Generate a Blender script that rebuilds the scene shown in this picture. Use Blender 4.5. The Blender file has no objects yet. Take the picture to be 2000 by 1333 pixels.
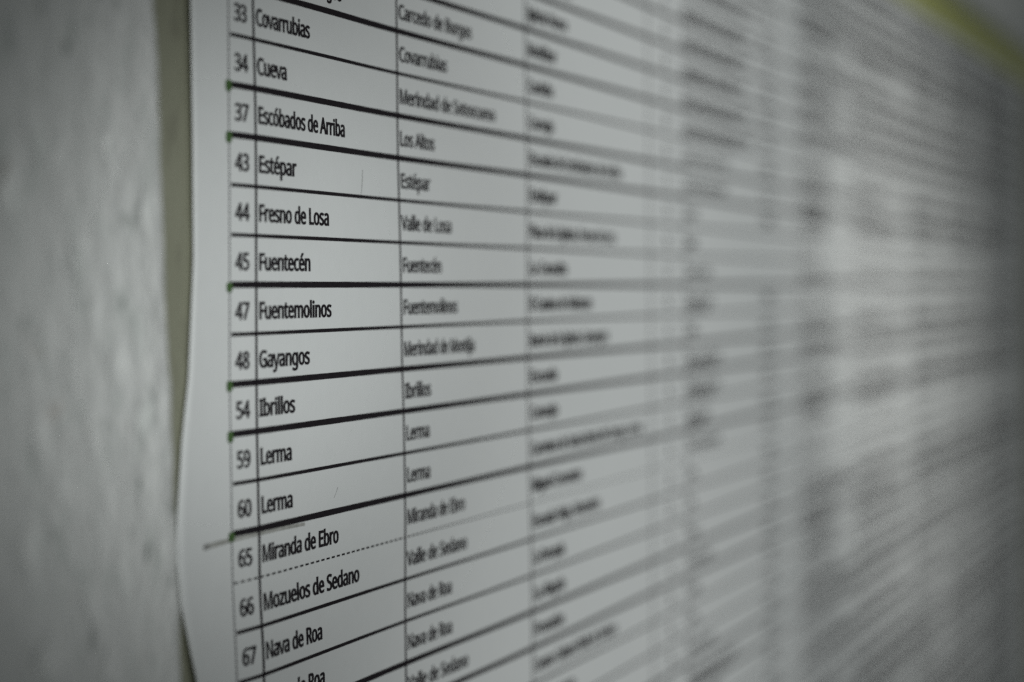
# A printed list of towns pinned in a shallow olive recess of a plastered wall, seen close up and obliquely.
# World: X runs along the wall (metres), Z is up, -Y points out of the wall towards the viewer.
import bpy, bmesh, math, random, json
from mathutils import Vector, Matrix, noise
from mathutils.geometry import delaunay_2d_cdt

sc = bpy.context.scene
C = sc.collection
ZB = 1.5                                     # height of the middle rule of the list above the floor

# ---------------------------------------------------------------- camera
cam = bpy.data.objects.new('camera', bpy.data.cameras.new('camera'))
C.objects.link(cam)
R = Matrix(((0.37515209, 0.02613472, -0.92659478),
            (-0.92689198, -0.00182072, -0.37532377),
            (-0.01149605, 0.99965677, 0.02354102)))
cam.matrix_world = Matrix.Translation(Vector((-0.49792, -0.20150, ZB - 0.00250))) @ R.to_4x4()
cam.data.sensor_width = 36
cam.data.lens = 70.2
cam.data.clip_start = 0.01
cam.data.clip_end = 50
cam.data.dof.use_dof = True
cam.data.dof.focus_distance = 0.4385
cam.data.dof.aperture_fstop = 6.5
sc.camera = cam

# ---------------------------------------------------------------- light: a dim room and three added spots imitating the lens's dark corners
w = bpy.data.worlds.new('World'); sc.world = w; w.use_nodes = True
w.node_tree.nodes['Background'].inputs[0].default_value = (0.94, 1.0, 0.98, 1)
w.node_tree.nodes['Background'].inputs[1].default_value = 0.082

def light(name, kind, loc, target, energy, col, **kw):
    l = bpy.data.lights.new(name, kind); l.energy = energy; l.color = col
    for k, v in kw.items(): setattr(l, k, v)
    o = bpy.data.objects.new(name, l); C.objects.link(o)
    o.location = loc
    o.rotation_euler = (Vector(target) - Vector(loc)).to_track_quat('-Z', 'Y').to_euler()
    return o
light('near_vignette_spot', 'SPOT', (-0.964, -0.746, ZB - 0.116), (-0.146, 0, ZB - 0.003), 27.0, (0.972, 1.0, 0.975),
      spot_size=math.radians(7.7), spot_blend=1.0, shadow_soft_size=0.03)  # added spot: a narrow pool on the near columns, so the left corners dim
light('wide_fill_spot', 'SPOT', (-0.248, -0.576, ZB + 0.341), (0.484, 0, ZB - 0.303), 16, (0.98, 1.0, 0.975),
      spot_size=math.radians(80.4), spot_blend=1.0, shadow_soft_size=0.09)  # added spot without a real source: broad fill over the whole list
light('far_fill_spot', 'SPOT', (-0.290, -0.799, ZB + 0.287), (0.570, 0, ZB - 0.030), 25.5, (1.0, 0.995, 0.94),
      spot_size=math.radians(20.5), spot_blend=1.0, shadow_soft_size=0.06)  # added spot: lifts the far end and lets the right corners fade
sc.view_settings.view_transform = 'Standard'
sc.view_settings.look = 'None'
sc.view_settings.exposure = 0.0
sc.view_settings.gamma = 1.0
sc.cycles.use_denoising = False               # keeps a fine grain, like the photograph's
sc.render.resolution_x, sc.render.resolution_y = 1024, 682

# ---------------------------------------------------------------- materials
def mat(name, base, rough=0.6, spec=0.3):
    m = bpy.data.materials.new(name); m.use_nodes = True
    b = m.node_tree.nodes['Principled BSDF']
    b.inputs['Base Color'].default_value = (*base, 1)
    b.inputs['Roughness'].default_value = rough
    b.inputs['Specular IOR Level'].default_value = spec
    return m, m.node_tree, b
def nd(nt, kind, **kw):
    n = nt.nodes.new(kind)
    for k, v in kw.items(): setattr(n, k, v)
    return n
def noise_n(nt, scale, detail=4, stretch=(1, 1, 1), rough=0.55):
    tc = nd(nt, 'ShaderNodeTexCoord'); mp = nd(nt, 'ShaderNodeMapping'); mp.inputs['Scale'].default_value = stretch
    n = nd(nt, 'ShaderNodeTexNoise'); n.inputs['Scale'].default_value = scale; n.inputs['Detail'].default_value = detail
    n.inputs['Roughness'].default_value = rough
    nt.links.new(tc.outputs['Object'], mp.inputs['Vector']); nt.links.new(mp.outputs[0], n.inputs['Vector'])
    return n.outputs['Fac']
def ramp(nt, fac, stops):
    r = nd(nt, 'ShaderNodeValToRGB'); nt.links.new(fac, r.inputs[0])
    e = r.color_ramp.elements
    while len(e) < len(stops): e.new(0.5)
    for k, (p, c) in zip(e, stops): k.position = p; k.color = (*c, 1)
    return r.outputs[0]
def mul(nt, a, b):
    x = nd(nt, 'ShaderNodeMix', data_type='RGBA', blend_type='MULTIPLY'); x.inputs[0].default_value = 1
    nt.links.new(a, x.inputs[6]); nt.links.new(b, x.inputs[7]); return x.outputs[2]
def bump(nt, b, h, dist, strength=1.0):
    n = nd(nt, 'ShaderNodeBump'); n.inputs['Distance'].default_value = dist; n.inputs['Strength'].default_value = strength
    nt.links.new(h, n.inputs['Height']); nt.links.new(n.outputs[0], b.inputs['Normal'])

PAPER, nt, b = mat('paper', (0.74, 0.765, 0.775), 0.75, 0.12)
c1 = ramp(nt, noise_n(nt, 9, 5), [(0.30, (0.745, 0.77, 0.775)), (0.70, (0.78, 0.80, 0.805))])
c2 = ramp(nt, noise_n(nt, 260, 3), [(0.2, (0.97, 0.97, 0.97)), (0.75, (1, 1, 1))])
nt.links.new(mul(nt, c1, c2), b.inputs['Base Color'])
bump(nt, b, noise_n(nt, 900, 4), 0.00005, 0.6)

INK, nt, b = mat('black_ink', (0.020, 0.017, 0.021), 0.6, 0.15)
nt.links.new(ramp(nt, noise_n(nt, 1400, 3), [(0.3, (0.012, 0.010, 0.0125)), (0.8, (0.024, 0.019, 0.024))]), b.inputs['Base Color'])
GREYINK, nt, b = mat('grey_hairline_ink', (0.24, 0.245, 0.26), 0.6)
nt.links.new(ramp(nt, noise_n(nt, 1500, 2), [(0.35, (0.13, 0.13, 0.14)), (0.7, (0.28, 0.285, 0.29))]), b.inputs['Base Color'])
GREEN, nt, b = mat('dark_green_ink', (0.055, 0.10, 0.028), 0.6)
nt.links.new(ramp(nt, noise_n(nt, 900, 2), [(0.3, (0.05, 0.11, 0.03)), (0.7, (0.085, 0.16, 0.055))]), b.inputs['Base Color'])
GREYBAND, nt, b = mat('grey_shaded_cell', (0.50, 0.51, 0.51), 0.6)
nt.links.new(ramp(nt, noise_n(nt, 300, 3), [(0.3, (0.47, 0.48, 0.485)), (0.7, (0.52, 0.525, 0.52))]), b.inputs['Base Color'])
PENCIL, nt, b = mat('pencil_grey', (0.33, 0.34, 0.31), 0.5)
nt.links.new(ramp(nt, noise_n(nt, 500, 4), [(0.35, (0.36, 0.365, 0.345)), (0.65, (0.50, 0.505, 0.485))]), b.inputs['Base Color'])
SMEAR, nt, b = mat('pencil_tip_grey', (0.22, 0.225, 0.22), 0.5)
nt.links.new(ramp(nt, noise_n(nt, 700, 3), [(0.35, (0.19, 0.195, 0.19)), (0.7, (0.33, 0.335, 0.33))]), b.inputs['Base Color'])

OLIVE, nt, b = mat('olive_paint', (0.27, 0.28, 0.15), 0.55, 0.3)
c1 = ramp(nt, noise_n(nt, 28, 5), [(0.3, (0.27, 0.275, 0.205)), (0.7, (0.32, 0.325, 0.25))])
c2 = ramp(nt, noise_n(nt, 150, 4, (1, 1, 0.4)), [(0.32, (0.80, 0.79, 0.80)), (0.45, (1, 1, 1))])
nt.links.new(mul(nt, c1, c2), b.inputs['Base Color'])
bump(nt, b, noise_n(nt, 300, 5), 0.0003, 0.6)

WALL, nt, b = mat('whitewashed_plaster', (0.60, 0.63, 0.62), 0.95, 0.05)
c1 = ramp(nt, noise_n(nt, 14, 6, (1, 1, 0.6)), [(0.28, (0.755, 0.775, 0.765)), (0.72, (0.82, 0.83, 0.825))])
c2 = ramp(nt, noise_n(nt, 230, 3, (1.3, 1, 0.6), 0.5), [(0.28, (0.55, 0.57, 0.56)), (0.37, (1, 1, 1))])
c3 = ramp(nt, noise_n(nt, 150, 3, (1.2, 1, 0.6)), [(0.30, (0.86, 0.88, 0.87)), (0.46, (1, 1, 1))])
c4 = ramp(nt, noise_n(nt, 95, 2, (1, 1, 0.8)), [(0.66, (1, 1, 1)), (0.74, (0.88, 0.84, 0.81))])
nt.links.new(mul(nt, mul(nt, mul(nt, c1, c2), c3), c4), b.inputs['Base Color'])
bump(nt, b, noise_n(nt, 260, 5, (1.15, 1, 0.75)), 0.0013, 1.0)

# ---------------------------------------------------------------- mesh helpers
def link(name, me, m, parent=None):
    me.materials.append(m)
    o = bpy.data.objects.new(name, me); C.objects.link(o)
    if parent: o.parent = parent
    return o
def obj(name, verts, faces, m, parent=None, smooth=False):
    me = bpy.data.meshes.new(name); me.from_pydata(verts, [], faces)
    if smooth: me.polygons.foreach_set('use_smooth', [True] * len(me.polygons))
    me.update()
    return link(name, me, m, parent)
def tag(o, label=None, cat=None, group=None, kind=None):
    for k, v in (('label', label), ('category', cat), ('group', group), ('kind', kind)):
        if v: o[k] = v

# ---------------------------------------------------------------- the wall with its shallow rounded recess
BOARD_Y = 0.0026                                # face of the painted board, behind the list
WALL_Y = -0.0080                                # face of the plaster, standing proud of the board
def lip_x(z):                                   # left lip of the plaster, slightly out of plumb
    t = z / 0.1
    return -0.1834 - 0.0050 * t + 0.0009 * noise.noise((z * 33, 2.1, 0)) + 0.0005 * noise.noise((z * 110, 7.1, 0))
TOP, BOT, RIGHT = 0.1695, -0.345, 1.120
ring = []
def ease(a, b_, n): return [a + (b_ - a) * i / n for i in range(n)]
for z in ease(BOT, TOP, 260): ring.append((min(lip_x(z), -0.17), z, -1, 0))
for x in ease(lip_x(TOP), RIGHT, 220): ring.append((x, TOP + 0.0010 * noise.noise((x * 30, 0, 3)), 0, 1))
for z in ease(TOP, BOT, 70): ring.append((RIGHT + 0.001 * noise.noise((z * 40, 0, 9)), z, 1, 0))
for x in ease(RIGHT, lip_x(BOT), 100): ring.append((x, BOT, 0, -1))
prof = [(0, 0.0048), (0, 0.0), (0, -0.0035), (0.0004, -0.0052), (0.0013, -0.0066), (0.0026, -0.0076), (0.0044, WALL_Y)]
d_ = 0.0044
while d_ < 0.10: d_ += 0.0013; prof.append((d_, WALL_Y))
prof += [(0.12, WALL_Y), (0.2, WALL_Y), (0.5, WALL_Y), (1.4, WALL_Y)]
verts, faces = [], []
N, M = len(ring), len(prof)
for i, (x, z, ox, oz) in enumerate(ring):
    k = 1
    # mitre the four corners
    p, q = ring[i - 1], ring[(i + 1) % N]
    dx, dz = ox, oz
    for other in (p, q):
        if (other[2], other[3]) != (ox, oz): dx += other[2]; dz += other[3]
    for (o, y) in prof:
        X, Z = x + dx * o, z + dz * o
        amp = min(1, o / 0.004) if o < 0.1 else 1
        n1 = noise.noise((X * 60, Z * 26, 4.0)); n2 = noise.noise((X * 170, Z * 75, 1.0)); n3 = noise.noise((X * 420, Z * 230, 8.0))
        ridge = max(0, noise.noise((X * 95, Z * 30, 11.0)) - 0.18)
        pit = max(0, noise.noise((X * 230, Z * 105, 21.0)) - 0.25)
        dy = amp * (0.0006 * n1 + 0.0003 * n2 + 0.0003 * n3 + 0.0006 * ridge + 0.0030 * pit)
        verts.append((X, y + dy, Z + ZB))
for i in range(N):
    for j in range(M - 1):
        a, b2 = i * M + j, ((i + 1) % N) * M + j
        faces.append((a, a + 1, b2 + 1, b2))
wall = obj('wall', verts, faces, WALL, None, True)
wall['kind'] = 'structure'; wall['label'] = 'whitewashed rough plaster wall around the olive recess'

# ---------------------------------------------------------------- the olive painted board in the recess
bm = bmesh.new()
x0, x1, z0, z1 = -0.2, RIGHT + 0.02, BOT - 0.03, TOP + 0.02
nx, nz = 160, 90
grid = [[bm.verts.new((x0 + (x1 - x0) * i / nx, BOARD_Y + 0.00015 * noise.noise((x0 + (x1 - x0) * i / nx * 20, j, 0)), ZB + z0 + (z1 - z0) * j / nz)) for j in range(nz + 1)] for i in range(nx + 1)]
for i in range(nx):
    for j in range(nz): bm.faces.new((grid[i][j], grid[i + 1][j], grid[i + 1][j + 1], grid[i][j + 1]))
r = bmesh.ops.extrude_face_region(bm, geom=bm.faces[:])
for v in [g for g in r['geom'] if isinstance(g, bmesh.types.BMVert)]: v.co.y += 0.008
bmesh.ops.recalc_face_normals(bm, faces=bm.faces)
me = bpy.data.meshes.new('notice_board'); bm.to_mesh(me); bm.free()
board = link('notice_board', me, OLIVE)
YELLOW, nt, b = mat('yellow_green_paint', (0.42, 0.46, 0.16), 0.5, 0.3)
nt.links.new(ramp(nt, noise_n(nt, 22, 5), [(0.3, (0.54, 0.57, 0.20)), (0.7, (0.63, 0.66, 0.26))]), b.inputs['Base Color'])
bm = bmesh.new()
bmesh.ops.create_cube(bm, size=1)
for v in bm.verts:
    v.co = Vector((0.47 + v.co.x * 1.33, 0.0019 + v.co.y * 0.0015, ZB + 0.1600 + v.co.z * 0.0215))
bmesh.ops.bevel(bm, geom=bm.edges[:], offset=0.0004, segments=2, affect='EDGES')
me = bpy.data.meshes.new('top_border'); bm.to_mesh(me); bm.free()
tb = link('top_border', me, YELLOW, board); tb['label'] = 'yellow green painted border along the top of the board'
tag(board, 'olive green painted board showing as a strip round the white printed list', 'notice board')

# ---------------------------------------------------------------- the sheet: its waves, as millimetres off the flat, and points on it
# columns at x (m); rows at z (m)
KX = [-0.168, -0.150, -0.139, -0.106, -0.070, 0.010, 0.10, 0.30]
KZ = [0.060, 0.034, 0.005, -0.018, -0.030, -0.045, -0.052, -0.062, -0.078]
DM = [
    [-1.3, 0.0, 0.0, -0.2, -0.7, 0.0, 0.0, 0.0],
    [-1.3, -0.26, 0.2, -0.3, -0.8, 0.2, 0.0, 0.0],
    [-1.35, -0.59, -0.1, -0.2, -0.5, -0.1, 0.0, 0.0],
    [-1.4, -0.98, -0.4, -0.3, -0.4, -0.3, 0.0, 0.0],
    [-1.45, -0.98, -0.5, -0.3, -0.2, -0.3, 0.0, 0.0],
    [-1.5, -0.98, -0.4, -0.3, -0.1, -0.2, 0.0, 0.0],
    [-1.55, -1.04, -0.3, -0.3, -0.1, -0.2, 0.0, 0.0],
    [-1.45, -0.91, -0.3, -0.3, -0.2, 0.0, 0.0, 0.0],
    [-1.3, -0.39, 0.3, -0.1, -0.4, 0.2, 0.0, 0.0],
]
def cr(p0, p1, p2, p3, t):
    return 0.5 * ((2 * p1) + (-p0 + p2) * t + (2 * p0 - 5 * p1 + 4 * p2 - p3) * t * t + (-p0 + 3 * p1 - 3 * p2 + p3) * t ** 3)
def locate(K, v, down=False):
    s = -1 if down else 1
    n = len(K)
    if s * v <= s * K[0]: return 0, 0.0
    if s * v >= s * K[-1]: return n - 2, 1.0
    for i in range(n - 1):
        if s * v <= s * K[i + 1]: return i, (v - K[i]) / (K[i + 1] - K[i])
def wave(x, z):
    i, t = locate(KX, x); j, s = locate(KZ, z, True)
    cx = lambda row: cr(row[max(i - 1, 0)], row[i], row[i + 1], row[min(i + 2, len(KX) - 1)], t)
    R4 = [DM[max(j - 1, 0)], DM[j], DM[j + 1], DM[min(j + 2, len(KZ) - 1)]]
    a = cr(*[cx(r_) for r_ in R4], s)
    far = max(0, min(1, (x - 0.05) / 0.2))
    a += far * 1.0 * noise.noise((x * 7, z * 6, 0.0)) + 0.06 * noise.noise((x * 40, z * 40, 5.0))
    return max(a, -2.2) * 0.001
def on(x, z, lift=0.0):                         # a point of the sheet, lift metres proud of it
    return (x, -wave(x, z) - lift, z + ZB)
LIFT = 0.00007
H = 0.010                                       # row height

poster = bpy.data.objects.new('printed_list', None); C.objects.link(poster)
tag(poster, 'white printed table of numbered Burgos towns on wavy paper over the olive board', 'poster')

EDGE = [(0.3, -0.1624), (0.055, -0.1617), (0.03, -0.1613), (0.005, -0.16148), (-0.018, -0.16364), (-0.03, -0.1663), (-0.043, -0.1682), (-0.052, -0.16863), (-0.062, -0.16743), (-0.078, -0.1625), (-0.4, -0.168)]
def left_edge(z):                               # the sheet was trimmed a little crooked
    for (za, xa), (zb_, xb) in zip(EDGE, EDGE[1:]):
        if z >= zb_:
            t = (z - zb_) / (za - zb_); t = max(0, min(1, t)); break
    return xb + (xa - xb) * t + 0.0002 * noise.noise((z * 25, 3, 3))
P_TOP, P_BOT, P_RIGHT = 0.1480, -0.330, 1.010
us = [i / 100 for i in range(0, 101)]
xs = [-0.1655 + 0.0022 * i for i in range(0, 95)]
while xs[-1] < P_RIGHT: xs.append(xs[-1] + 0.006)
xs[-1] = P_RIGHT
zs = [P_BOT + 0.004 * i for i in range(0, 58)]
while zs[-1] < 0.08: zs.append(zs[-1] + 0.0018)
while zs[-1] < P_TOP: zs.append(zs[-1] + 0.003)
zs[-1] = P_TOP
vs, fs = [], []
for x in xs:
    for z in zs:
        e = left_edge(z)
        X = x if x > -0.155 else e + (x + 0.1655) * (-0.155 - e) / 0.0105
        vs.append(on(X, z))
nz = len(zs)
for i in range(len(xs) - 1):
    for j in range(nz - 1): fs.append((i * nz + j, (i + 1) * nz + j, (i + 1) * nz + j + 1, i * nz + j + 1))
sheet = obj('paper', vs, fs, PAPER, poster, True)
so = sheet.modifiers.new('thickness', 'SOLIDIFY'); so.thickness = 0.00018; so.offset = -1

# ---------------------------------------------------------------- ruled lines
def xtop(x0_, z): return x0_
def strip(name, x0_, z0_, x1_, z1_, th, m, lift=LIFT, step=0.002, rough=0.0, lean=0):
    L = math.hypot(x1_ - x0_, z1_ - z0_); n = max(1, int(L / step))
    nxv, nzv = -(z1_ - z0_) / L, (x1_ - x0_) / L
    v, f = [], []
    for i in range(n + 1):
        t = i / n; x = x0_ + (x1_ - x0_) * t; z = z0_ + (z1_ - z0_) * t
        h = th / 2 * (1 + rough * noise.noise((x * 900, z * 900, 2)))
        v.append(on(x - nxv * h, z - nzv * h, lift)); v.append(on(x + nxv * h, z + nzv * h, lift))
        if i: f.append((2 * i - 2, 2 * i, 2 * i + 1, 2 * i - 1))
    return obj(name, v, f, m, poster)
TH, TN = 0.00132, 0.00078
X_A, X_B, X_C, X_D, X_E, X_F, X_G = -0.1490, -0.1391, -0.0692, 0.0115, 0.1190, 0.1580, 0.325
X_END = 0.972
kinds = {-14: 1, -13: 0, -12: 1, -11: 1, -10: 0, -9: 1, -8: 1, -7: 1, -6: 1, -5: 0, -4: 1, -3: 1, -2: 0, -1: 0, 0: 1, 1: 0, 2: 1, 3: 1, 4: 0, 5: 1, 6: 2, 7: 0, 8: 0,
         9: 1, 10: 1, 11: 0, 12: 0, 13: 1, 14: 1, 15: 0, 16: 1, 17: 0, 18: 1, 19: 1, 20: 0, 21: 0, 22: 1, 23: 1, 24: 0, 25: 1, 26: 0, 27: 1, 28: 0, 29: 1, 30: 0, 31: 1}
rnd = random.Random(4)
for k, kd in kinds.items():
    z = -k * H
    if kd == 2:
        v, f = [], []; x = X_A + 0.0004
        while x < X_END:
            a, e = x, x + 0.00150
            n0 = len(v)
            v += [on(a, z - 0.0002, LIFT), on(e, z - 0.0002, LIFT), on(e, z + 0.0002, LIFT), on(a, z + 0.0002, LIFT)]
            f.append((n0, n0 + 1, n0 + 2, n0 + 3)); x += 0.00245
        o = obj('dashed_rule', v, f, INK, poster); o['label'] = 'dashed rule between rows 65 and 66'
    else:
        o = strip('horizontal_rule', X_A + 0.0006, z, X_END, z, TH if kd else TN, INK, rough=0.08)
for k, kd in kinds.items():                      # the thick rules are doubled in the far block of columns
    if kd == 1: strip('second_rule', X_G - 0.004, -k * H + 0.0016, X_END, -k * H + 0.0016, 0.0011, INK, step=0.006, rough=0.08)
for nm, X, th, m, lf in (('vertical_rule', X_B, 0.00082, INK, 2), ('vertical_rule', X_C, 0.00076, INK, 2), ('vertical_rule', X_D, 0.0007, INK, 2),
                         ('vertical_rule', X_E, 0.0010, GREYINK, 2), ('vertical_rule', X_F, 0.0010, GREYINK, 2), ('vertical_rule', X_G - 0.004, 0.0012, INK, 2),
                         ('vertical_rule', 0.4250, 0.0007, INK, 2), ('vertical_rule', 0.5650, 0.0009, INK, 2), ('vertical_rule', 0.6750, 0.0007, INK, 2),
                         ('vertical_rule', 0.8085, 0.0009, INK, 2), ('vertical_rule', X_END, 0.001, INK, 2)):
    strip(nm, X, 0.14, X, -0.312, th, m, lift=LIFT * 1.7, rough=0.06)
v, f = [], []                                    # dotted hairline down the left side of the table
z = 0.14
while z > -0.312:
    n0 = len(v); h = 0.00024
    v += [on(X_A - h, z - 0.00112, LIFT), on(X_A + h, z - 0.00112, LIFT), on(X_A + h, z, LIFT), on(X_A - h, z, LIFT)]
    f.append((n0, n0 + 1, n0 + 2, n0 + 3)); z -= 0.00125
o = obj('dotted_rule', v, f, GREYINK, poster)
# green ticks at the left ends of the thick rules
for k in [k for k in kinds if kinds[k] == 1]:
    z = -k * H - rnd.uniform(0.0002, 0.0006)
    hw, hh = 0.00105, rnd.uniform(0.00095, 0.0012)
    cx = X_A - 0.0002
    n = 10
    v = [on(cx + hw * math.copysign(abs(math.cos(a)) ** 0.5, math.cos(a)), z + hh * math.copysign(abs(math.sin(a)) ** 0.5, math.sin(a)), LIFT * 2.6) for a in [2 * math.pi * q / n + 0.3 for q in range(n)]]
    obj('green_mark', v, [tuple(range(n))], GREEN, poster)
# pencil stroke and hair scratches
def wedge(name, pts, m, lift):
    v, f = [], []
    for i, (x, z, h) in enumerate(pts):
        v += [on(x, z - h, lift), on(x, z + h, lift)]
        if i: f.append((2 * i - 2, 2 * i, 2 * i + 1, 2 * i - 1))
    return obj(name, v, f, m, poster)
pl = wedge('pencil_stroke', [(-0.1592 + 0.0400 * t, -0.0515 + 0.0004 * math.sin(t * 3) + 0.0002 * t, 0.00055 * (1 - 0.35 * t)) for t in [i / 30 for i in range(31)]], PENCIL, LIFT * 0.45)
pl['label'] = 'faint grey pencil stroke beside row 65'
wedge('pencil_tip', [(-0.1595 + 0.0026 * t, -0.0515 + 0.0001 * t, 0.00055 * (1 - (2 * t - 1) ** 2) ** 0.5 + 0.00005) for t in [i / 10 for i in range(11)]], SMEAR, LIFT * 1.1)
wedge('scratch', [(-0.0885 - 0.0004 * math.sin(t * 2.5), 0.0262 - 0.0050 * t, 0.00001 + 0.00006 * math.sin(math.pi * t)) for t in [i / 8 for i in range(9)]], GREYINK, LIFT)
v = []
def scratch(x0_, z0_, x1_, z1_, wd):
    n = 9; v, f = [], []
    for i in range(n):
        t = i / (n - 1); x = x0_ + (x1_ - x0_) * t + 0.0002 * math.sin(t * 3); z = z0_ + (z1_ - z0_) * t
        v += [on(x - wd / 2, z, LIFT), on(x + wd / 2, z, LIFT)]
        if i: f.append((2 * i - 2, 2 * i - 1, 2 * i + 1, 2 * i))
    obj('scratch', v, f, SMEAR, poster)
scratch(-0.0885, 0.0262, -0.0896, 0.0205, 0.00013)
scratch(-0.1036, -0.0448, -0.1056, -0.0470, 0.00012)

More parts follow.
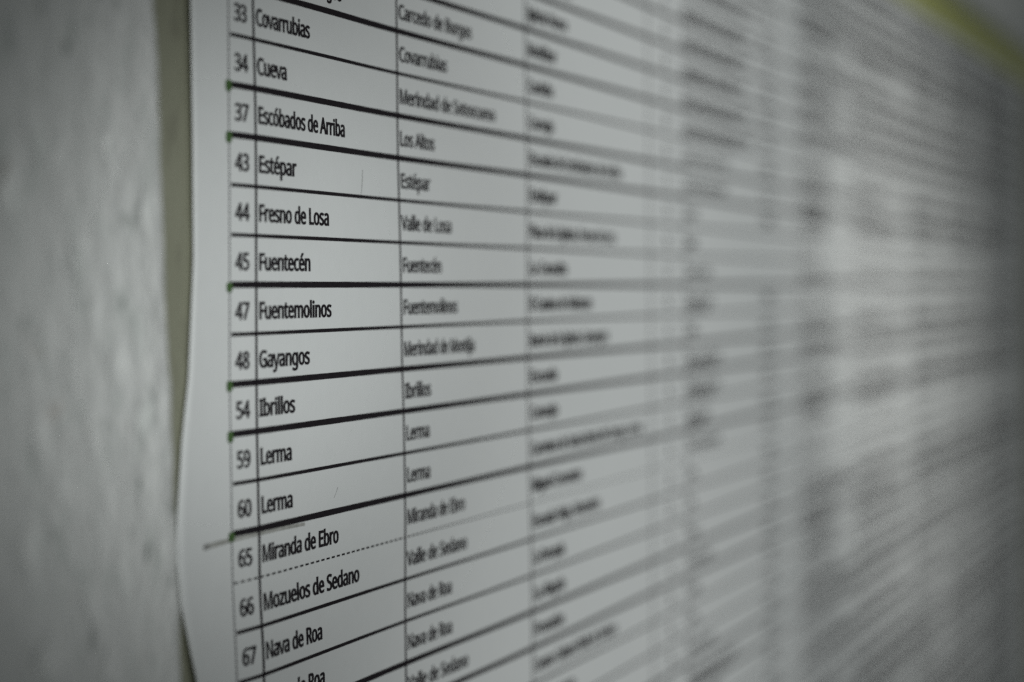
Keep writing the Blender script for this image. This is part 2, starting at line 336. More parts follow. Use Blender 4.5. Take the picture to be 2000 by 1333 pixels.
# ---------------------------------------------------------------- lettering: glyph outlines as polygons, 1000 units to the size
GLY = json.loads(r'''{"A": "512|437,0 368,177 141,177 73,0 0,0 224,575 289,575 512,0|255,500 230,415 165,241 346,241", "B": "521|241,573 307,569 361,558 404,541 434,515 453,478 459,431 453,389 437,354 409,328 372,309 350,304 350,300 395,288 433,267 461,236 470,215 478,163 475,130 467,100 454,74 436,52 413,33 385,19 354,8 318,2 78,0 78,573|300,331 334,339 357,352 372,371 381,394 384,423 380,451 369,474 351,490 324,502 289,509 150,511 150,329|150,269 150,61 265,61 311,64 346,74 371,91 388,112 398,138 399,188 388,221 362,247 321,263 260,269", "C": "507|294,516 241,502 196,474 162,434 139,383 127,321 128,241 135,200 147,164 164,132 186,105 213,83 244,68 281,58 347,56 460,78 460,15 393,-2 312,-8 257,-4 208,8 166,28 130,56 101,90 78,131 62,178 52,230 49,287 57,369 67,406 81,440 99,471 120,499 145,523 174,543 206,559 242,571 281,578 353,580 435,565 482,547 453,486 372,513 348,516", "D": "585|536,292 533,231 521,177 501,131 474,91 439,58 399,33 351,15 297,4 237,0 78,0 78,573 254,573 309,569 359,558 404,540 443,516 476,484 502,446 521,401 533,350|460,289 457,337 449,379 435,415 416,444 391,469 361,487 327,500 287,508 150,511 150,62 228,62 299,68 357,87 402,119 434,164 454,220", "E": "446|398,0 78,0 78,573 398,573 398,509 150,509 150,330 383,330 383,268 150,268 150,63 398,63", "F": "416|150,0 78,0 78,573 398,573 398,509 150,509 150,306 383,306 383,243 150,243", "G": "584|326,302 524,302 524,22 431,-1 323,-8 267,-4 217,8 173,28 136,55 105,89 81,130 63,176 52,229 49,286 53,343 65,395 84,442 111,482 145,517 186,544 233,564 286,577 377,580 465,565 516,547 489,484 421,508 342,517 298,514 259,505 225,489 195,468 170,441 150,409 136,373 127,332 124,286 127,243 134,202 146,166 164,133 187,106 216,84 251,68 292,58 404,59 452,68 452,238 326,238", "H": "594|516,0 443,0 443,267 150,267 150,0 78,0 78,573 150,573 150,330 443,330 443,573 516,573", "I": "272|239,0 32,0 32,42 99,57 99,515 32,531 32,573 239,573 239,531 172,515 172,57 239,42", "J": "219|-55,-145 -63,-142 -63,-81 -5,-89 33,-81 54,-65 69,-38 74,3 74,573 146,573 144,-26 138,-56 128,-82 114,-104 96,-122 75,-135 25,-150", "L": "420|78,0 78,573 150,573 150,64 400,64 400,0", "M": "727|330,0 142,502 144,0 78,0 78,573 184,573 361,103 544,573 650,573 650,0 578,0 584,501 390,0", "N": "609|532,0 447,0 141,476 144,0 78,0 78,573 161,573 467,99 464,573 532,573", "O": "626|577,287 570,204 561,166 547,132 531,101 510,73 486,49 459,29 428,13 393,1 355,-6 314,-8 271,-6 232,1 196,13 165,29 138,49 114,73 94,101 78,132 56,204 49,288 52,344 62,396 78,442 100,482 130,517 166,545 208,565 258,577 314,581 369,577 417,565 459,545 495,517 524,483 547,442 564,396 574,344|125,287 127,241 134,200 145,163 161,131 182,104 207,83 238,67 273,58 314,55 354,58 390,67 420,83 445,104 465,131 481,163 492,200 499,241 501,287 496,354 481,411 456,457 421,491 373,511 314,518 274,515 238,506 207,490 182,469 161,443 145,411 134,374 127,333", "P": "485|229,573 297,568 352,553 393,528 421,495 439,454 444,404 439,358 423,316 395,278 351,249 292,230 216,223 150,223 150,0 78,0 78,573|150,511 150,285 242,286 298,296 320,306 338,318 352,334 362,352 368,375 370,401 366,435 354,462 334,484 306,499 269,508", "Q": "626|577,287 575,242 569,200 559,160 544,124 525,92 503,64 476,40 445,21 411,6 548,-136 444,-136 334,-7 271,-6 232,1 196,13 165,29 138,49 114,73 94,101 78,132 56,204 49,288 52,344 62,396 78,442 100,482 130,517 166,545 208,565 258,577 314,581 369,577 417,565 459,545 495,517 524,483 547,442 564,396 574,344|125,287 127,241 134,200 145,163 161,131 182,104 207,83 238,67 273,58 314,55 354,58 390,67 420,83 445,104 465,131 481,163 492,200 499,241 501,287 496,354 481,411 456,457 421,491 373,511 314,518 274,515 238,506 207,490 182,469 161,443 145,411 134,374 127,333", "R": "499|281,571 320,565 353,555 381,540 404,522 422,500 434,474 442,444 442,381 437,356 415,315 385,285 330,257 487,0 403,0 264,237 150,237 150,0 78,0 78,573|150,510 150,298 278,301 312,310 338,325 355,347 366,374 370,407 363,450 355,467 328,491 287,505 261,509", "S": "440|403,153 400,121 392,92 378,66 359,44 335,26 307,11 274,1 238,-6 118,-2 41,19 41,88 113,65 171,56 228,56 273,66 305,85 324,113 330,147 325,180 308,207 277,230 131,294 85,330 65,359 52,393 48,435 51,464 58,490 71,513 89,533 110,550 136,563 165,573 231,581 318,572 389,549 366,487 278,513 207,516 169,507 142,489 126,464 121,434 126,400 143,373 172,351 307,293 353,264 385,228 395,206 401,181", "T": "446|259,0 187,0 187,509 8,509 8,573 437,573 437,509 259,509", "U": "586|513,202 511,164 503,128 489,95 470,65 446,40 416,20 380,4 338,-5 290,-8 225,-2 171,18 128,50 97,93 78,144 72,204 72,573 144,573 144,201 148,158 161,122 182,93 211,72 248,59 294,55 327,57 355,63 379,73 399,88 415,105 427,126 440,174 442,573 513,573", "V": "481|481,573 277,0 204,0 0,573 75,573 241,80 277,207 405,573", "X": "470|467,0 385,0 233,249 79,0 3,0 193,298 15,573 95,573 236,348 377,573 453,573 276,300", "Z": "459|427,0 30,0 30,55 332,508 40,508 40,573 419,573 419,518 118,64 427,64", "a": "450|279,433 318,422 347,403 368,375 381,338 385,293 385,0 334,0 320,61 265,13 234,-1 172,-8 124,-2 84,16 55,48 45,68 37,119 43,159 59,192 87,219 127,238 179,251 316,259 313,317 306,342 293,359 275,371 253,378 205,379 124,355 106,347 84,400 151,426 204,436|204,203 167,195 141,182 124,165 113,144 110,119 112,97 120,79 132,66 148,56 188,49 223,52 253,62 279,79 299,103 311,134 315,210", "b": "493|135,373 139,373 169,405 213,429 240,435 272,437 322,431 365,412 401,381 428,338 444,283 449,215 447,168 439,127 427,91 410,61 390,36 365,17 337,3 306,-5 272,-8 240,-6 213,0 169,24 139,55 133,55 119,0 68,0 68,609 139,609|260,379 231,377 207,371 188,361 172,348 159,330 144,282 139,217 142,165 150,125 165,93 187,69 219,55 261,51 297,55 325,69 348,93 363,126 373,166 376,216 373,265 363,306 348,338 325,360 296,374", "c": "385|204,-5 170,2 139,15 112,34 88,58 69,87 55,123 47,165 44,213 47,262 56,305 71,342 90,372 114,396 142,415 174,428 208,435 288,435 358,415 337,356 259,375 217,374 193,368 172,358 155,343 141,325 123,277 117,213 123,152 141,104 155,86 172,71 191,61 214,55 283,56 351,78 351,15 304,-2 264,-7", "d": "493|221,-8 171,-2 128,17 92,48 65,91 49,146 44,214 49,282 66,338 93,381 128,413 171,432 221,438 280,429 323,407 354,374 359,374 354,438 354,609 425,609 425,0 368,0 358,58 310,15 262,-4|232,51 273,55 305,67 328,88 343,117 352,154 355,213 352,263 343,304 329,336 306,360 274,375 231,379 196,374 168,359 146,334 130,300 120,260 117,213 120,165 130,125 146,93 168,69 197,55", "e": "452|234,438 269,435 301,427 329,414 354,396 374,373 390,346 402,315 409,281 411,201 117,201 122,157 134,119 154,90 181,69 215,56 280,53 348,66 392,82 392,20 327,-1 251,-8 212,-5 176,3 143,17 114,36 90,61 70,91 56,126 47,167 44,212 47,257 55,297 68,333 86,364 108,390 134,411 164,426 198,435|233,380 202,377 175,366 154,348 137,323 125,293 119,257 338,257 333,302 318,338 292,364 256,378", "f": "276|266,375 158,375 158,0 87,0 87,375 12,375 12,408 87,432 89,492 95,522 104,547 116,568 132,585 152,597 199,612 287,606 310,599 292,544 228,556 206,553 189,545 175,532 166,513 160,489 158,430 266,430", "g": "493|221,438 273,431 319,409 355,373 359,373 369,430 425,430 423,-46 416,-80 404,-109 388,-135 367,-155 341,-172 310,-183 274,-190 174,-189 99,-174 78,-165 78,-100 123,-118 206,-133 237,-134 271,-130 300,-119 324,-101 341,-77 352,-48 358,57 320,21 275,-1 221,-8 170,-2 126,18 91,51 65,95 49,149 44,214 49,278 65,332 91,377 126,411 169,431|207,376 187,370 169,359 153,344 130,303 119,247 120,165 130,124 146,92 169,68 197,54 232,50 288,58 315,74 336,98 349,131 356,214 350,282 343,309 332,331 319,348 302,362 281,371 257,377", "h": "496|135,370 140,370 161,397 204,424 255,436 306,435 335,430 360,421 382,408 399,391 413,370 423,344 429,314 431,0 361,0 361,275 358,307 351,333 338,353 319,367 295,376 265,379 235,377 210,370 189,360 173,347 160,329 144,283 139,222 139,0 68,0 68,609 139,609", "i": "207|139,430 139,0 68,0 68,430|115,590 133,580 144,560 144,532 133,512 115,502 93,502 75,512 64,532 64,560 75,580 93,590", "j": "207|-44,-183 -44,-126 9,-134 39,-128 51,-120 61,-108 66,-90 68,430 139,430 137,-90 126,-133 103,-166 87,-177 44,-191|64,560 75,580 93,590 115,590 133,580 144,560 144,532 133,512 115,502 93,502 75,512 64,532", "l": "207|139,0 68,0 68,609 139,609", "m": "750|540,438 584,434 621,421 649,401 669,371 681,330 685,280 685,0 615,0 613,308 606,333 594,353 577,367 555,376 528,379 490,374 460,362 438,342 423,315 414,280 411,237 411,0 342,0 341,298 332,333 315,359 289,374 253,379 227,377 204,370 185,360 170,347 158,329 144,283 139,223 139,0 68,0 68,430 125,430 136,371 140,371 173,409 217,431 266,438 325,430 349,420 369,406 386,388 398,366 402,366 418,388 438,406 461,420 512,436", "n": "496|322,434 361,421 391,401 413,371 426,330 431,280 431,0 361,0 361,275 358,307 351,333 338,353 319,367 295,376 265,379 222,374 189,361 166,338 151,308 142,269 139,223 139,0 68,0 68,430 125,430 136,371 140,371 162,398 206,425 257,437", "o": "485|440,181 428,121 404,71 369,33 324,7 271,-6 214,-6 163,7 119,33 84,71 59,121 46,181 47,261 55,301 68,336 87,367 110,392 137,412 169,426 204,435 244,438 281,435 316,426 347,412 374,392 398,367 417,336 431,301 439,261|117,216 123,154 141,105 155,86 172,71 192,59 216,53 243,51 270,53 294,59 314,71 331,86 345,105 363,154 369,216 363,277 345,325 331,344 314,359 294,370 270,376 242,379 202,374 171,359 147,335 130,303 120,263", "p": "493|273,438 322,432 365,413 401,383 428,339 444,284 449,216 447,170 439,129 427,93 410,62 390,37 365,17 337,3 306,-5 251,-7 197,7 148,44 139,55 134,55 139,-16 139,-192 68,-192 68,430 126,430 136,371 182,414 231,434|260,379 210,371 190,362 174,349 161,333 145,289 139,216 144,152 159,103 172,85 188,70 208,59 233,53 261,51 286,53 308,60 326,72 354,108 371,157 376,217 373,262 363,302 348,334 325,359 296,374", "q": "493|358,58 354,58 323,25 303,11 279,1 251,-6 219,-8 170,-2 128,17 93,48 66,91 49,146 44,214 47,261 54,302 67,338 83,368 104,393 129,413 157,427 188,435 221,438 253,436 280,429 304,419 341,389 355,371 369,430 425,430 425,-192 354,-192|233,51 284,58 304,67 320,79 333,96 349,140 355,213 352,263 343,305 328,337 305,361 273,375 231,379 196,374 167,359 145,334 130,300 120,260 117,213 120,165 130,126 146,93 168,70 197,55", "r": "331|319,433 310,368 264,374 232,369 189,346 166,321 149,289 140,251 139,0 68,0 68,430 126,430 134,351 183,407 214,426 249,437", "s": "384|346,92 339,69 327,49 311,32 292,18 241,-2 176,-8 99,-1 42,19 42,83 104,60 153,50 211,51 236,57 256,66 269,79 277,94 279,123 271,141 239,167 103,228 69,252 48,283 41,324 46,358 61,386 85,408 118,425 157,435 228,437 298,424 339,409 315,353 238,377 197,380 149,374 131,366 118,356 111,343 109,317 119,298 154,274 289,215 321,191 341,159 346,140", "t": "289|272,59 272,5 200,-8 157,-3 120,13 91,44 82,66 76,93 74,375 13,375 13,409 75,437 103,528 144,528 144,430 269,430 269,375 144,375 146,103 153,83 163,69 177,58 193,52", "u": "496|427,430 427,0 370,0 359,57 321,20 273,-1 220,-8 159,-1 134,8 112,21 95,38 81,59 71,85 65,114 63,430 135,430 135,153 137,122 145,96 158,76 176,62 200,53 230,51 260,53 285,59 306,69 323,82 336,100 352,146 357,206 357,430", "v": "407|163,0 0,430 75,430 201,63 332,430 407,430 244,0", "x": "424|170,220 22,430 102,430 213,268 322,430 402,430 253,220 410,0 330,0 213,172 94,0 14,0", "y": "409|1,430 76,430 205,68 333,430 409,430 213,-85 188,-130 157,-164 117,-185 9,-186 9,-130 72,-134 99,-126 130,-99 152,-59 174,-2", "z": "377|346,0 31,0 31,47 262,375 45,375 45,430 340,430 340,377 112,55 346,55", "á": "450|279,433 318,422 347,403 368,375 381,338 385,293 385,0 334,0 320,61 265,13 234,-1 172,-8 124,-2 84,16 55,48 45,68 37,119 43,159 59,192 87,219 127,238 179,251 316,259 313,317 306,342 293,359 275,371 253,378 205,379 124,355 106,347 84,400 151,426 204,436|204,203 167,195 141,182 124,165 113,144 110,119 112,97 120,79 132,66 148,56 188,49 223,52 253,62 279,79 299,103 311,134 315,210|344,606 229,486 183,486 183,496 259,614 344,614", "é": "452|234,438 269,435 301,427 329,414 354,396 374,373 390,346 402,315 409,281 411,201 117,201 122,157 134,119 154,90 181,69 215,56 280,53 348,66 392,82 392,20 327,-1 251,-8 212,-5 176,3 143,17 114,36 90,61 70,91 56,126 47,167 44,212 47,257 55,297 68,333 86,364 108,390 134,411 164,426 198,435|233,380 202,377 175,366 154,348 137,323 125,293 119,257 338,257 333,302 318,338 292,364 256,378|347,606 233,486 186,486 186,496 262,614 347,614", "í": "207|139,0 68,0 68,430 139,430|222,606 107,486 61,486 61,496 137,614 222,614", "ó": "485|440,181 428,121 404,71 369,33 324,7 271,-6 214,-6 163,7 119,33 84,71 59,121 46,181 47,261 55,301 68,336 87,367 110,392 137,412 169,426 204,435 244,438 281,435 316,426 347,412 374,392 398,367 417,336 431,301 439,261|117,216 123,154 141,105 155,86 172,71 192,59 216,53 243,51 270,53 294,59 314,71 331,86 345,105 363,154 369,216 363,277 345,325 331,344 314,359 294,370 270,376 242,379 202,374 171,359 147,335 130,303 120,263|362,606 247,486 200,486 200,496 277,614 362,614", "ú": "496|427,430 427,0 370,0 359,57 321,20 273,-1 220,-8 159,-1 134,8 112,21 95,38 81,59 71,85 65,114 63,430 135,430 135,153 137,122 145,96 158,76 176,62 200,53 230,51 260,53 285,59 306,69 323,82 336,100 352,146 357,206 357,430|366,606 252,486 205,486 205,496 281,614 366,614", "ñ": "496|322,434 361,421 391,401 413,371 426,330 431,280 431,0 361,0 361,275 358,307 351,333 338,353 319,367 295,376 265,379 222,374 189,361 166,338 151,308 142,269 139,223 139,0 68,0 68,430 125,430 136,371 140,371 162,398 206,425 257,437|101,486 115,541 136,569 165,585 201,588 302,544 323,544 340,555 355,589 395,589 390,560 381,536 368,515 351,499 331,490 297,488 195,532 174,531 157,521 142,486", "Ñ": "609|532,0 447,0 141,476 144,0 78,0 78,573 161,573 467,99 464,573 532,573|158,629 172,684 193,712 222,728 258,731 359,686 379,687 397,697 412,732 452,732 447,703 438,678 425,658 408,642 388,633 354,630 252,674 231,674 214,664 199,629", "0": "459|418,242 409,163 390,97 376,70 359,47 339,27 316,12 290,1 261,-6 229,-8 188,-4 153,8 122,27 97,54 76,88 60,129 48,176 42,229 41,346 48,399 58,446 73,486 93,520 119,547 149,566 186,578 229,581 269,578 304,566 335,547 361,520 382,486 399,446 410,399 417,346|111,238 121,156 131,125 143,98 159,78 178,64 202,55 229,52 256,55 279,64 298,78 314,98 326,124 343,194 348,287 343,380 326,449 314,475 298,495 279,510 256,518 229,521 202,518 178,510 159,495 143,475 131,449 115,380 111,336", "1": "459|285,0 216,0 219,499 108,405 71,452 226,573 285,573", "2": "459|417,0 38,0 38,59 261,287 295,331 315,376 322,424 318,453 309,477 294,496 273,510 249,518 194,519 147,506 83,466 45,513 113,557 174,577 221,581 255,579 285,572 313,562 336,548 356,531 372,510 384,485 391,458 394,428 386,371 361,318 324,267 247,185 128,67 417,64", "3": "459|395,439 389,392 370,355 340,326 300,307 277,302 319,290 353,276 379,255 398,229 409,198 413,163 410,131 403,101 390,74 371,50 348,30 318,14 283,2 241,-6 136,-5 85,5 36,23 36,89 114,61 194,51 241,55 278,65 305,81 324,104 335,132 339,164 337,187 331,206 320,223 288,247 240,261 179,265 123,265 123,326 209,327 259,339 294,362 316,394 323,434 320,460 311,481 295,498 274,511 249,519 181,519 117,498 75,473 39,521 87,550 147,573 218,581 273,576 317,563 352,540 376,511 390,477", "4": "459|443,130 359,130 359,0 291,0 291,130 17,130 17,190 286,576 359,576 359,193 443,193|295,500 257,438 86,193 291,193", "5": "459|258,349 292,342 322,331 349,316 371,297 389,274 402,247 410,217 413,183 410,145 402,111 387,81 368,54 343,32 314,15 280,2 242,-5 170,-7 91,6 51,23 51,90 95,70 174,53 227,54 274,65 310,89 323,106 333,126 341,176 337,210 325,239 306,262 279,279 243,289 99,280 64,302 86,573 373,573 373,508 146,508 132,342 202,351", "6": "459|47,310 57,374 75,433 103,486 143,530 168,548 196,562 228,572 265,578 377,573 377,513 308,523 273,521 242,515 216,504 193,491 173,474 145,431 127,380 115,291 119,291 150,326 194,350 233,357 287,356 316,349 342,338 365,322 384,303 400,279 412,251 419,220 421,184 419,147 411,112 399,82 382,55 361,33 336,15 307,2 275,-5 212,-6 163,7 119,35 84,76 59,133 46,204|238,51 270,55 297,66 320,84 337,109 348,143 351,184 348,218 339,247 324,271 302,289 274,300 241,303 195,296 157,276 131,248 117,215 119,163 137,114 158,85 185,64 219,53", "7": "459|109,0 344,508 35,508 35,573 419,573 419,518 187,0", "8": "459|261,579 318,565 341,553 362,538 378,519 390,497 398,472 399,421 385,383 361,352 310,314 291,303 355,265 389,234 411,196 419,148 416,118 408,90 395,65 378,44 356,26 330,11 300,1 267,-6 192,-6 157,0 126,10 100,24 78,42 61,63 49,87 42,115 41,171 56,214 82,249 138,289 158,299 107,336 81,366 64,401 58,444 60,472 68,497 80,518 97,537 117,552 168,573 197,579|112,119 121,96 138,76 161,60 192,51 229,48 265,51 295,60 319,76 336,96 346,120 350,148 343,182 324,211 274,246 217,270 157,237 130,212 114,182 110,164|228,524 200,521 176,514 155,502 139,486 130,466 127,441 133,406 151,379 232,330 296,367 317,392 329,423 327,466 318,486 302,502 282,514 257,521", "9": "459|414,263 405,199 387,139 358,86 318,42 293,25 265,11 232,0 195,-6 82,0 82,60 152,50 188,52 218,58 245,68 287,99 316,141 334,192 346,281 341,281 310,247 266,223 227,215 173,216 144,223 118,235 95,250 76,270 61,294 49,321 42,352 40,387 43,426 50,460 63,491 80,517 101,540 127,557 156,570 188,578 250,579 299,565 342,537 377,495 402,439 415,369|223,521 192,518 165,507 142,488 124,463 113,429 110,388 113,354 122,325 137,301 158,284 186,273 220,269 266,276 304,296 330,325 344,358 342,409 324,459 304,487 277,508 242,520", ".": "215|59,61 64,75 82,92 107,97 132,92 151,75 157,43 151,12 132,-6 107,-11 82,-6 64,12 59,26", ",": "215|154,84 85,-103 33,-103 73,93 148,93", "º": "302|277,443 273,403 261,370 242,343 217,323 186,311 150,307 116,311 87,323 61,342 41,369 30,403 26,443 29,484 41,517 59,544 85,563 115,575 152,579 198,572 235,551 261,518 275,471|78,415 84,392 94,373 108,360 127,352 151,350 175,352 194,360 208,373 217,392 223,415 223,472 217,496 208,514 194,526 175,534 151,536 127,534 108,526 94,514 84,496 78,472", "ª": "286|174,577 200,569 221,557 235,540 244,517 247,488 247,312 209,312 200,346 161,318 128,308 78,311 53,323 36,342 27,370 27,404 39,432 64,452 102,465 197,472 195,506 190,518 168,533 126,537 59,516 42,556 106,576|130,432 109,428 94,421 79,400 78,374 89,357 108,349 145,350 165,356 179,367 189,381 195,398 197,436", "/": "298|290,573 77,0 8,0 221,573", "-": "258|32,184 32,246 226,246 226,184"}''')
def parse(s):
    p = s.split('|')
    return int(p[0]) / 1000, [[tuple(int(q) / 1000 for q in c.split(',')) for c in l.split()] for l in p[1:] if l]
GLY = {k: parse(v) for k, v in GLY.items()}
def area(P): return 0.5 * sum(P[i - 1][0] * P[i][1] - P[i][0] * P[i - 1][1] for i in range(len(P)))
def inside(P, x, y):
    c = False
    for i in range(len(P)):
        (xa, ya), (xb, yb) = P[i - 1], P[i]
        if (ya > y) != (yb > y) and x < (xb - xa) * (y - ya) / (yb - ya) + xa: c = not c
    return c
CACHE = {}
def glyph(ch, bold):
    key = (ch, bold)
    if key in CACHE: return CACHE[key]
    adv, loops = GLY[ch]
    out = []
    for i, P in enumerate(loops):
        depth = sum(inside(Q, *P[0]) for j, Q in enumerate(loops) if j != i)
        a = area(P)
        if (a > 0) != (depth % 2 == 0): P = P[::-1]     # solids anticlockwise, holes clockwise: offset always grows the ink
        Q = []
        n = len(P)
        for k in range(n):
            a_, b_, c_ = Vector(P[k - 1]), Vector(P[k]), Vector(P[(k + 1) % n])
            e1, e2 = (b_ - a_).normalized(), (c_ - b_).normalized()
            n1, n2 = Vector((e1.y, -e1.x)), Vector((e2.y, -e2.x))
            m_ = n1 + n2
            if m_.length < 0.3: q = b_ + n1 * bold

            else:
                m_.normalize(); q = b_ + m_ * bold / max(m_.dot(n1), 0.6)
            q.y = b_.y + (q.y - b_.y) * 0.45         # heavier stems than bars, as in condensed print
            Q.append(q)
        out.append(Q)
    vs_, es_ = [], []
    for Q in out:
        n0 = len(vs_); vs_ += Q; es_ += [(n0 + i, n0 + (i + 1) % len(Q)) for i in range(len(Q))]
    r_ = delaunay_2d_cdt(vs_, es_, [], 0, 1e-5)
    V, F = r_[0], r_[2]
    def wind(x, y):
        wn = 0
        for Q in out:
            for i in range(len(Q)):
                (xa, ya), (xb, yb) = Q[i - 1], Q[i]
                cr_ = (xb - xa) * (y - ya) - (x - xa) * (yb - ya)
                if ya <= y < yb and cr_ > 0: wn += 1
                elif yb <= y < ya and cr_ < 0: wn -= 1
        return wn
    keep = [t for t in F if wind(sum(V[i].x for i in t) / 3, sum(V[i].y for i in t) / 3) > 0]
    CACHE[key] = (adv, [(p.x, p.y) for p in V], keep)
    return CACHE[key]
S = 0.00592                                       # letter size: capitals 3.25 mm tall
def natural(t, s=S): return sum((0.209 if c == ' ' else GLY[c][0]) for c in t) * s
def text_mesh(items, name, m, lift=LIFT):
    """items: (text, x, z, width or None, bold, size)"""
    v, f = [], []
    for (t, x, z, wd, bold, s) in items:
        k = (wd / natural(t, s)) if wd else 1.0
        px = x
        for ch in t:
            if ch == ' ': px += 0.209 * s * k; continue
            adv, V, F = glyph(ch, bold)
            n0 = len(v)
            v += [on(px + a * s * k, z + b_ * s, lift) for a, b_ in V]
            f += [tuple(i + n0 for i in t_) for t_ in F]
            px += adv * s * k
    return obj(name, v, f, m, poster)
def base(r, x=0): return -r * H + 0.0030          # baseline of the row whose lower rule is r

BB, BR = 0.048, 0.041
rows = {   # row: number, town (width mm), district (width mm), polling place (width mm)
    -13: ('12', ('Barbadillo', 24), ('Barbadillo', 24), ('Salas', 17)), -12: ('14', ('Belorado', 20), ('Belorado', 20), ('Escuelas', 22)),
    -11: ('17', ('Briviesca', 21), ('Briviesca', 21), ('Centro Social', 31)), -10: ('21', ('Burgos', 15), ('Burgos', 15), ('Colegio', 19)),
    -9: ('24', ('Caleruega', 23), ('Caleruega', 23), ('Camino Real', 30)), -8: ('26', ('Canicosa', 20), ('Canicosa', 20), ('Sierra de Salas', 35)),
    -7: ('28', ('Carazo', 15), ('Carazo', 15), ('Iglesia Nueva', 31)),
    -6: ('30', ('Carcedo de Burgos', 39.5), ('Carcedo de Burgos', 43), ('Modúbar', 22)),
    -5: ('33', ('Covarrubias', 23.8), ('Covarrubias', 27.6), ('Cardeña', 19)),
    -4: ('34', ('Cueva', 13.0), ('Merindad de Sotoscueva', 57.5), ('Cornejo', 19)),
    -3: ('37', ('Escóbados de Arriba', 40.7), ('Los Altos', 19.6), ('Escuela de Escóbados de Arriba', 78)),
    -2: ('43', ('Estépar', 16.6), ('Estépar', 16.6), ('Estépar', 21)),
    -1: ('44', ('Fresno de Losa', 31.9), ('Valle de Losa', 29.0), ('Plaza de la Iglesia, Fresno de Losa', 71)),
    0: ('45', ('Fuentecén', 22.8), ('Fuentecén', 22.6), ('La Consulta', 29)),
    1: ('47', ('Fuentemolinos', 32.4), ('Fuentemolinos', 32.0), ('El Camino de Valdezate', 50)),
    2: ('48', ('Gayangos', 22.0), ('Merindad de Montija', 42.7), ('Barrio de la Iglesia, Gayangos', 64)),
    3: ('54', ('Ibrillos', 15.2), ('Ibrillos', 15.0), ('Escuela', 21)),
    4: ('59', ('Lerma', 13.6), ('Lerma', 13.6), ('Consejo', 21)),
    5: ('60', ('Lerma', 13.6), ('Lerma', 13.6), ('Carretera de Santa María del Campo, Lerma', 96)),
    6: ('65', ('Miranda de Ebro', 34.5), ('Miranda de Ebro', 34.6), ('Miguel Cervantes', 40)),
    7: ('66', ('Mozuelos de Sedano', 44.5), ('Valle de Sedano', 35.6), ('Escuela Vieja, Mozuelos', 55)),
    8: ('67', ('Nava de Roa', 25.7), ('Nava de Roa', 26.0), ('La Parroquia', 24)),
    9: ('68', ('Nava de Roa', 26.6), ('Nava de Roa', 26.0), ('La Alegría', 24)),
    10: ('70', ('Nocedo', 17), ('Valle de Sedano', 35.6), ('Frontón', 23)),
    11: ('71', ('Olmedillo', 22), ('Olmedillo de Roa', 37), ('Centro Cultural Valle de Sedano', 69)),
}
more = ['Palacios', 'Pancorbo', 'Pedrosa', 'Pinilla', 'Poza de la Sal', 'Quintanar', 'Rabanera', 'Regumiel', 'Roa', 'Salas', 'Santa Cruz', 'Sasamón', 'Sotillo', 'Torresandino', 'Trespaderne', 'Valdezate', 'Villadiego', 'Villalba', 'Vizcaínos', 'Zael']
for i, t in enumerate(more): rows[12 + i] = (str(72 + i), (t, None), (t, None), (['Ayuntamiento', 'Escuelas', 'Centro Social', 'Plaza Nueva', 'Calle Real'][i % 5], None))
for r, (num, town, dist, place) in rows.items():
    zb = base(r)
    mm = lambda t: t[1] / 1000 if t[1] else None
    text_mesh([(num, -0.1442 - natural(num) * 0.5 * 0.98, zb, natural(num) * 0.95, 0.042, S)], 'row_number', INK)
    text_mesh([(town[0], -0.1380, zb, mm(town), BB, S)], 'town_name', INK)
    text_mesh([(dist[0], -0.0680, zb, mm(dist), BR, S)], 'district_name', INK)
    text_mesh([(place[0], 0.0133, zb, mm(place), 0.055, S)], 'address_line', INK)

# far columns: the print there is out of focus, one part for every column
R2 = random.Random(11)
words = 'Calle Mayor Plaza Escuela Ayuntamiento Centro Cultural Camino Real Barrio Iglesia Santa Eulalia Fuente Carretera Consultorio Polideportivo'.split()
def phrase(wd):
    t = R2.choice(words)
    while natural(t) < wd - 0.008: t += ' ' + R2.choice(words)
    return t
mid_w = {-13: 90, -12: 90, -11: 95, -10: 95, -9: 88, -8: 84, -7: 80, -6: 84, -5: 88, -4: 55, -3: 52, -2: 14, -1: 12, 0: 30, 1: 32, 2: 12, 3: 42, 4: 40, 5: 26, 6: 40, 7: 10, 8: 8, 9: 12,
         10: 28, 11: 12, 12: 10, 13: 30, 14: 60, 15: 40}
items = [(str(R2.randint(11, 39)), 0.1355, base(r), None, 0.02, S) for r in rows]
o = text_mesh(items, 'section_number_print', INK); o['kind'] = 'stuff'
items = []
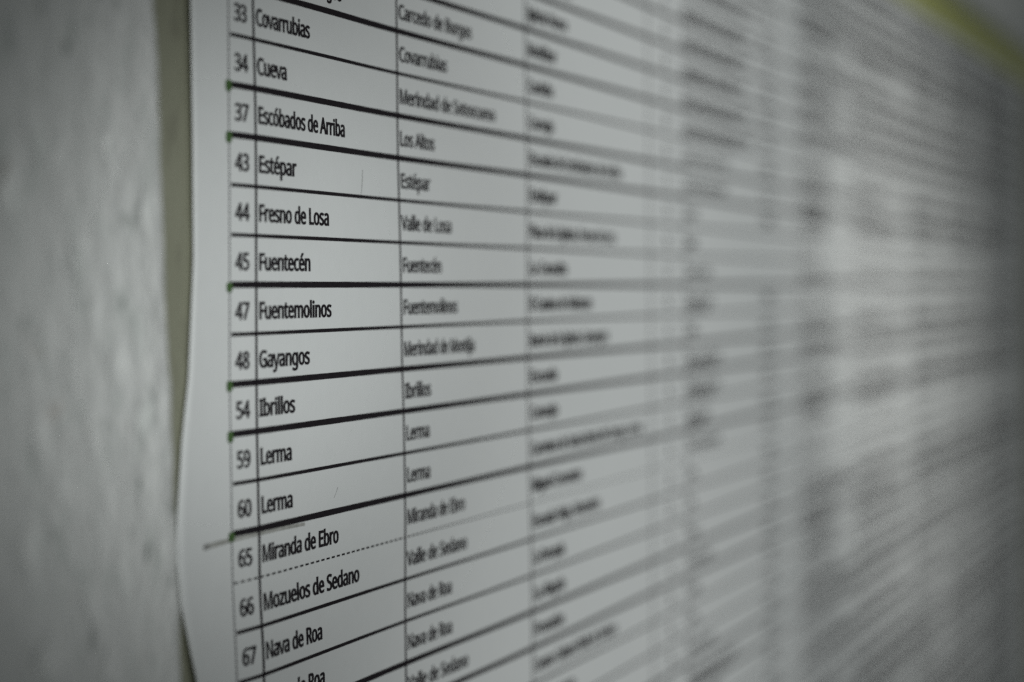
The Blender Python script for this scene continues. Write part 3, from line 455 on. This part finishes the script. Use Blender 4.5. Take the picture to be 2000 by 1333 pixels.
for r in rows:
    wd = mid_w.get(r, R2.choice([20, 40, 70])) / 1000
    t = 'A' if wd < 0.011 else phrase(wd)
    items.append((t, 0.1600, base(r), wd, 0.026, S))
    if r in (-5, -6, -7, -8, -9, -10, -11, -12, -13, 1, 3, 4, 5, 14, 15, 16): items.append((phrase(wd * 0.8), 0.1600, base(r) - 0.0040 + 0.0012, wd * 0.8, 0.018, S * 0.8))
o = text_mesh(items, 'street_name_print', INK); o['kind'] = 'stuff'
items = []
for r in rows:
    if r in (-1, 0): continue
    items.append((R2.choice(['12', '45', '38', '26', '09']), 0.2600, base(r), 0.017, 0.03, S * 1.1))
o = text_mesh(items, 'house_number_print', INK); o['kind'] = 'stuff'
# the dense columns at the far end: small two and three line entries in heavy type
dens = {}
for r in rows:
    dens[r] = 3 if r <= -6 else (1 if r in (-1, 0, 1, 7, 8) else 2)
dens[-1] = 1; dens[2] = 2; dens[3] = 2; dens[9] = 3
for r in rows:
    if r >= 14: dens[r] = 3
lines = {r: (2 if R2.random() < (0.6 if dens[r] == 3 else 0.3) else 1) for r in rows}
for (xa, xb, nm, short) in ((0.326, 0.422, 'surname_print', 0.42), (0.428, 0.562, 'first_name_print', 0.62), (0.568, 0.672, 'post_print', 0.75), (0.678, 0.806, 'deputy_print', 0.8), (0.811, 0.968, 'signature_print', 0.8)):
    items = []
    for r in rows:
        light_row = dens[r] == 1 and r < 10
        n = 1 if light_row or kinds.get(r) == 1 else lines[r]
        for q in range(n):
            s_ = S * (0.84 if light_row else 0.92 if n == 1 else 0.80)
            zb = -r * H + ((0.0026 if kinds.get(r) == 1 else 0.0011) if n == 1 else (0.0011, 0.0060)[q])
            f_ = short + 0.12 if dens[r] < 3 else 0.88
            if light_row: f_ = min(0.95, short + 0.1)
            full = (xb - xa) * min(0.99, f_ * R2.uniform(0.6, 1.3))
            items.append((phrase(full), xa, zb, full, 0.01 if light_row else 0.034, s_))
    o = text_mesh(items, nm, INK); o['kind'] = 'stuff'
